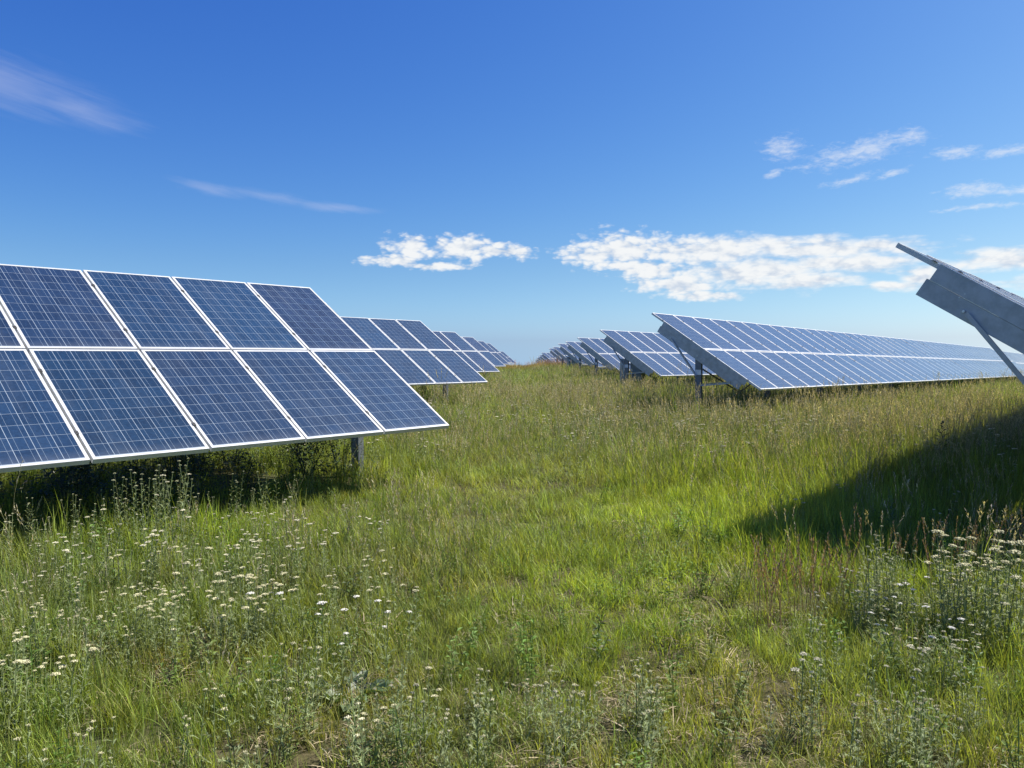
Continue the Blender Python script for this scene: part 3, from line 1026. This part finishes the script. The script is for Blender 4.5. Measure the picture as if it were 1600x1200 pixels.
    # --- low weeds
    pr = [leafy_stem_weed() for _ in range(3)] + [weed_rosette(9, .10, .026, (.2, .9)) for _ in range(2)] + [weed_rosette(14, .05, .02, (.1, .8)) for _ in range(2)]
    x1, y1 = wedge(1.6, 7, 42, lambda x, y: np.clip(.40 + .9 * (fbm(x, y, 1.4, 41) - .4), 0.02, 1))
    x2, y2 = wedge(7, 22, 6, lambda x, y: np.clip(.2 + 1.2 * (fbm(x, y, 1.4, 41) - .4), 0.02, 1))
    x = np.concatenate([x1, x2]); y = np.concatenate([y1, y2])
    tn = tints(x, y) * .95
    scatter('low_weeds', pr, [M_weed], x, y, np.exp(rng.normal(-.28, .25, len(x))), tn, 'low leafy green weeds scattered through the meadow grass', 'weeds', None, .15)


build_meadow()


# ------------------------------------------------------------------ single plants
def ray_ground(px, py, h=0.0):
    """ground point seen at photo pixel px,py for something standing h metres high"""
    k = math.tan(R(1.594))
    dx = (px - 800) / 1223.0; dz = -(py - 600) / 1223.0
    c, s = math.cos(R(-1.594)), math.sin(R(-1.594))
    d = Vector((dx, c - s * dz, s + c * dz))
    t = 3.0
    for _ in range(60):
        p = d * t
        err = p.z - h - zg1(p.x, p.y)
        t += err / max(.03, -d.z) * .7
        t = max(1.0, min(t, 150))
    p = d * t
    return p.x, p.y


YV = {}


def yarrow_kind(key, h, nst, bud, petal):
    lst = []
    for k in range(5):
        p, H = yarrow_shape(h * U(.92, 1.08), nst, bud)
        lst.append((p.mesh('yarrow_plant', [M_silver_i]), [mesh_from('flower_head', q.v, q.f, [petal]) for q in H]))
    YV[key] = lst


yarrow_kind('cream', .40, 2, 0, M_petal)
yarrow_kind('white', .40, 1, 0, M_white)
yarrow_kind('budcream', .34, 2, 1, M_petal)
yarrow_kind('bud', .55, 3, 1, M_bud)
yarrow_kind('tallbud', .62, 4, 1, M_bud)


def put_yarrow(key, x, y, sc, label, group):
    me, heads = random.choice(YV[key])
    o = link('yarrow_plant', me)
    o.location = (x, y, zg1(x, y) - .01)
    o.rotation_euler = (random.gauss(0, .05), random.gauss(0, .05), U(0, 6.28))
    o.scale = (sc, sc, sc)
    tag(o, label, 'yarrow', group)
    for h in heads:
        link('flower_head', h, o)


# x0,x1,y0,y1 in the photo (where the heads show), number, kind, head height, size, label, group
CL = [
    (0, 330, 880, 965, 46, 'budcream', .34, 1.0, 'small budded yarrow in the grey green stand at the left edge', 'budded yarrow at the left edge'),
    (200, 520, 895, 930, 38, 'cream', .38, .95, 'cream flat-topped yarrow in the dense white band below the left table', 'yarrow band below the left table'),
    (150, 640, 820, 900, 46, 'cream', .40, .9, 'small cream yarrow in the looser patch just behind the dense white band', 'yarrow behind the white band'),
    (400, 640, 900, 960, 12, 'white', .38, 1.0, 'bright white yarrow scattered at the right end of the white band', 'bright white yarrow by the track'),
    (0, 120, 990, 1050, 11, 'cream', .33, .9, 'cream yarrow in the small group low at the left edge', 'yarrow low at the left edge'),
    (370, 560, 980, 1045, 12, 'budcream', .33, 1.0, 'cream budded yarrow in the small stand left of the broad-leaved rosette', 'budded yarrow left of the rosette'),
    (560, 680, 1035, 1090, 7, 'cream', .30, .7, 'tan and cream yarrow in the little cluster beside the broad-leaved rosette', 'yarrow beside the rosette'),
    (0, 480, 1090, 1190, 14, 'budcream', .26, .95, 'low pale yarrow scattered along the bottom left of the meadow', 'yarrow along the bottom left'),
    (740, 1030, 1015, 1110, 34, 'budcream', .30, .95, 'pale budded yarrow in the grey green clump at bottom centre', 'yarrow clump at bottom centre'),
    (1360, 1450, 825, 850, 13, 'bud', .55, 1.0, 'tall grey green budded yarrow standing against the dark shadow', 'budded yarrow against the shadow'),
    (1470, 1600, 835, 870, 30, 'cream', .55, 1.4, 'tall cream-headed yarrow in the thick clump at the right edge', 'yarrow clump at the right edge'),
    (1340, 1500, 880, 960, 16, 'white', .40, 1.0, 'white-headed yarrow in front of the thick right-hand clump', 'white yarrow in front of the right clump'),
    (1330, 1480, 1065, 1130, 14, 'budcream', .27, .95, 'tan budded yarrow in the low group at bottom right', 'yarrow group at bottom right'),
]
for x0, x1, y0, y1, n, key, hh, sc, lab, grp in CL:
    for _ in range(n):
        x, y = ray_ground(U(x0, x1), U(y0, y1), hh)
        put_yarrow(key, x, y, sc * U(.68, 1.08), lab, grp)


def plant_thing(name, shape, mats, px, py, h, label, cat, sc=1.0, rot=0.0, smooth=False):
    x, y = ray_ground(px, py, h)
    o = link(name, shape.mesh(name, mats))
    o.location = (x, y, zg1(x, y) - .01)
    o.rotation_euler = (0, 0, rot)
    o.scale = (sc, sc, sc)
    tag(o, label, cat)
    return o


# tall weed clump in front of the nearest left table
p, H = yarrow_shape(.70, 26, 1, True, .30)
o = plant_thing('tall_weed_clump', p, [M_silver_i], 238, 728, .68, 'tall bushy budded weed clump standing against the dark shade under the nearest left table', 'weed')
for h in H:
    link('flower_head', mesh_from('flower_head', h.v, h.f, [M_bud]), o)
p, H = yarrow_shape(.55, 5, 1, True, .16)
o = plant_thing('tall_weed_clump', p, [M_silver_i], 425, 722, .55, 'slimmer budded weed clump under the middle of the nearest left table', 'weed')
for h in H:
    link('flower_head', mesh_from('flower_head', h.v, h.f, [M_bud]), o)


def bush(r, h, n, ls):
    p = Plant()
    for k in range(7):
        a = U(0, 6.28); rr = r * U(.3, .8)
        p.stem([disc(.05), (rr * .5 * math.cos(a), rr * .5 * math.sin(a), h * .5), (rr * math.cos(a), rr * math.sin(a), h * U(.7, 1.0))], .008, 0, .003)
    for _ in range(n):
        a = U(0, 6.28); t = random.random() ** .6
        zz = h * U(.08, 1.0)
        prof = math.sin(math.pi * min(1, .30 + .64 * zz / h)) * (.75 + .35 * math.sin(3 * a + 1) * math.sin(2.3 * a))
        q = np.array([r * prof * t * math.cos(a), r * prof * t * math.sin(a), zz])
        p.leaf(q, np.array([math.cos(a + U(-1, 1)), math.sin(a + U(-1, 1)), U(-.2, .9)]), ls * U(.6, 1.3), ls * .45 * U(.6, 1.2), 0, .25)
    return p


def bush_at(shape, x, y, mat, label, sc=1.0):
    o = link('shrub', shape.mesh('shrub', [mat]))
    o.location = (x, y, zg1(x, y) - .02)
    o.scale = (sc, sc, sc)
    tag(o, label, 'shrub')


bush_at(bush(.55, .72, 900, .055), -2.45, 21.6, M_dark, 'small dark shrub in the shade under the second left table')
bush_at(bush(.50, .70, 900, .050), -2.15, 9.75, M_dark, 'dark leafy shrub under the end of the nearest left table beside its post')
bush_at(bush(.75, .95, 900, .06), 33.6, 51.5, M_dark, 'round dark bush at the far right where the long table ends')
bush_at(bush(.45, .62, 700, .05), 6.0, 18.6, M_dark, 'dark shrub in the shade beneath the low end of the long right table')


sb = [bush(.46, .62, 800, .06) for _ in range(3)]  # extra dark shrubs, added to deepen the shade under the nearest left table
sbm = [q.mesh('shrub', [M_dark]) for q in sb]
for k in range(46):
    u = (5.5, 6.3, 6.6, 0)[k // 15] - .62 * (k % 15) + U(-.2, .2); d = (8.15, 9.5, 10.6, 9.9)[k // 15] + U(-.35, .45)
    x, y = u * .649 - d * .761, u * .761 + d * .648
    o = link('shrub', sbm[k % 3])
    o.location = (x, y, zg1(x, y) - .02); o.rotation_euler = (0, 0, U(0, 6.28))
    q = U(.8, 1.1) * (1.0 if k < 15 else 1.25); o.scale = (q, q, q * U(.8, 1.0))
    tag(o, 'low dark leafy shrub added to darken the shade beneath the nearest left table', 'shrub', 'dark shrubs added to deepen the shade beneath the nearest left table')
for k in range(16):
    px = (12, 40, 75, 110, 140, 165, 190, 275, 300, 330, 365, 395, 455, 485, 150, 60)[k]; py = (815, 800, 805, 792, 795, 775, 770, 770, 775, 762, 755, 748, 735, 722, 815, 825)[k]
    x, y = ray_ground(px, py, .42)
    me, heads = random.choice(YV['tallbud'])
    o = link('tall_weed_clump', me)
    q = U(.6, .85)
    o.location = (x, y, zg1(x, y) - .01); o.rotation_euler = (0, 0, U(0, 6.28)); o.scale = (q, q, q)
    tag(o, 'sunlit budded weed standing along the shade line under the nearest left table', 'weed', 'weeds along the left shade line')
    for h in heads:
        link('flower_head', h, o)


# broad-leaved rosette in the foreground
def rosette():
    p = Plant()
    for k in range(22):
        a = 2.4 * k + U(-.2, .2)
        L = U(.10, .17)
        d0 = np.array([math.cos(a), math.sin(a), 0]); s = np.array([-math.sin(a), math.cos(a), 0])
        lift = U(.25, .95)
        o = len(p.v); W = L * .34
        for t, w in ((0, .15), (.3, .7), (.6, 1.0), (.85, .6)):
            c = d0 * L * t + np.array([0, 0, lift * L * t - .9 * lift * L * t * t * .6])
            wav = .012 * math.sin(9 * t + k)
            p.v += [c + s * W * w * .5 + np.array([0, 0, .008 + wav]), c - np.array([0, 0, .002]), c - s * W * w * .5 + np.array([0, 0, .008 - wav])]
        p.v.append(d0 * L + np.array([0, 0, lift * L * .46]))
        for j in range(3):
            b = o + 3 * j
            p.f += [(b, b + 1, b + 4, b + 3), (b + 1, b + 2, b + 5, b + 4)]; p.mi += [0, 0]
        b = o + 9
        p.f += [(b, b + 1, o + 12), (b + 1, b + 2, o + 12)]; p.mi += [0, 0]
    return p


plant_thing('leafy_rosette', rosette(), [M_broad], 548, 1060, .10, 'pale broad-leaved rosette in the foreground grass, left of centre', 'weed', 1.25)


# thistle rising from the edge of the shadow
def thistle():
    p = Plant()
    p.stem([(0, 0, 0), (.01, .0, .3), (.0, .01, .62)], .007, 0, .004)
    for k in range(26):
        t = .12 + .86 * k / 26; a = 2.4 * k
        L = .20 * (1.15 - .6 * t)
        c = np.array([0, 0, .62 * t])
        d = np.array([math.cos(a), math.sin(a), U(.25, .7)])
        p.leaf(c, d, L, L * .24, 0, .15)
        for q in (.35, .6):
            for sg in (-1, 1):
                p.leaf(c + d * L * q, np.array([math.cos(a + sg * .9), math.sin(a + sg * .9), .4]), L * .32, L * .10, 0, .05)
    for k in range(3):
        p.dome((U(-.03, .03), U(-.03, .03), .63 + .015 * k), .016, .018, 0, 6)
    return p


plant_thing('thistle', thistle(), [M_thistle], 1472, 662, .62, 'dark spiky thistle rising at the edge of the big shadow', 'thistle')
plant_thing('thistle', thistle(), [M_thistle], 1335, 592, .62, 'small dark thistle silhouetted against the foot of the long pale table', 'thistle', .8)
plant_thing('thistle', thistle(), [M_thistle], 1455, 588, .62, 'leaning dark thistle in front of the far part of the long table', 'thistle', .85)


# brown seeding stalks in front of the shadow
def brown_stalks():
    p = Plant()
    for _ in range(7):
        h = U(.38, .62); az = U(0, 6.28); b = np.array(disc(.12)); d = np.array([math.cos(az), math.sin(az), 0])
        f = lambda t: b + d * .15 * h * t * t + np.array([0, 0, h * t])
        p.stem([f(0), f(.5), f(1)], .002, 0, .0012)
        for k in range(22):
            t = .62 + .38 * k / 22; a = U(0, 6.28)
            p.leaf(f(t), np.array([.5 * math.cos(a), .5 * math.sin(a), .8]), U(.015, .034), U(.005, .009), 0, .1)
    return p


bs = [brown_stalks().mesh('brown_dock', [M_brown]) for _ in range(3)]
for k in range(16):
    px = (1180, 1225, 1250, 1275, 1300, 1330, 1345, 1400, 1440, 1490, 1530, 1560, 1575, 1590, 1210, 1265)[k]
    py = (850, 848, 842, 838, 830, 838, 790, 800, 810, 808, 800, 795, 790, 800, 856, 852)[k]
    x, y = ray_ground(px, py, .5)
    o = link('brown_dock', bs[k % 3])
    o.location = (x, y, zg1(x, y) - .01); o.rotation_euler = (0, 0, U(0, 6.28))
    s = U(.75, 1.05); o.scale = (s, s, s)
    tag(o, 'rusty brown seeding stalks rising in front of the big shadow on the right', 'dock', 'brown stalks in front of the shadow')
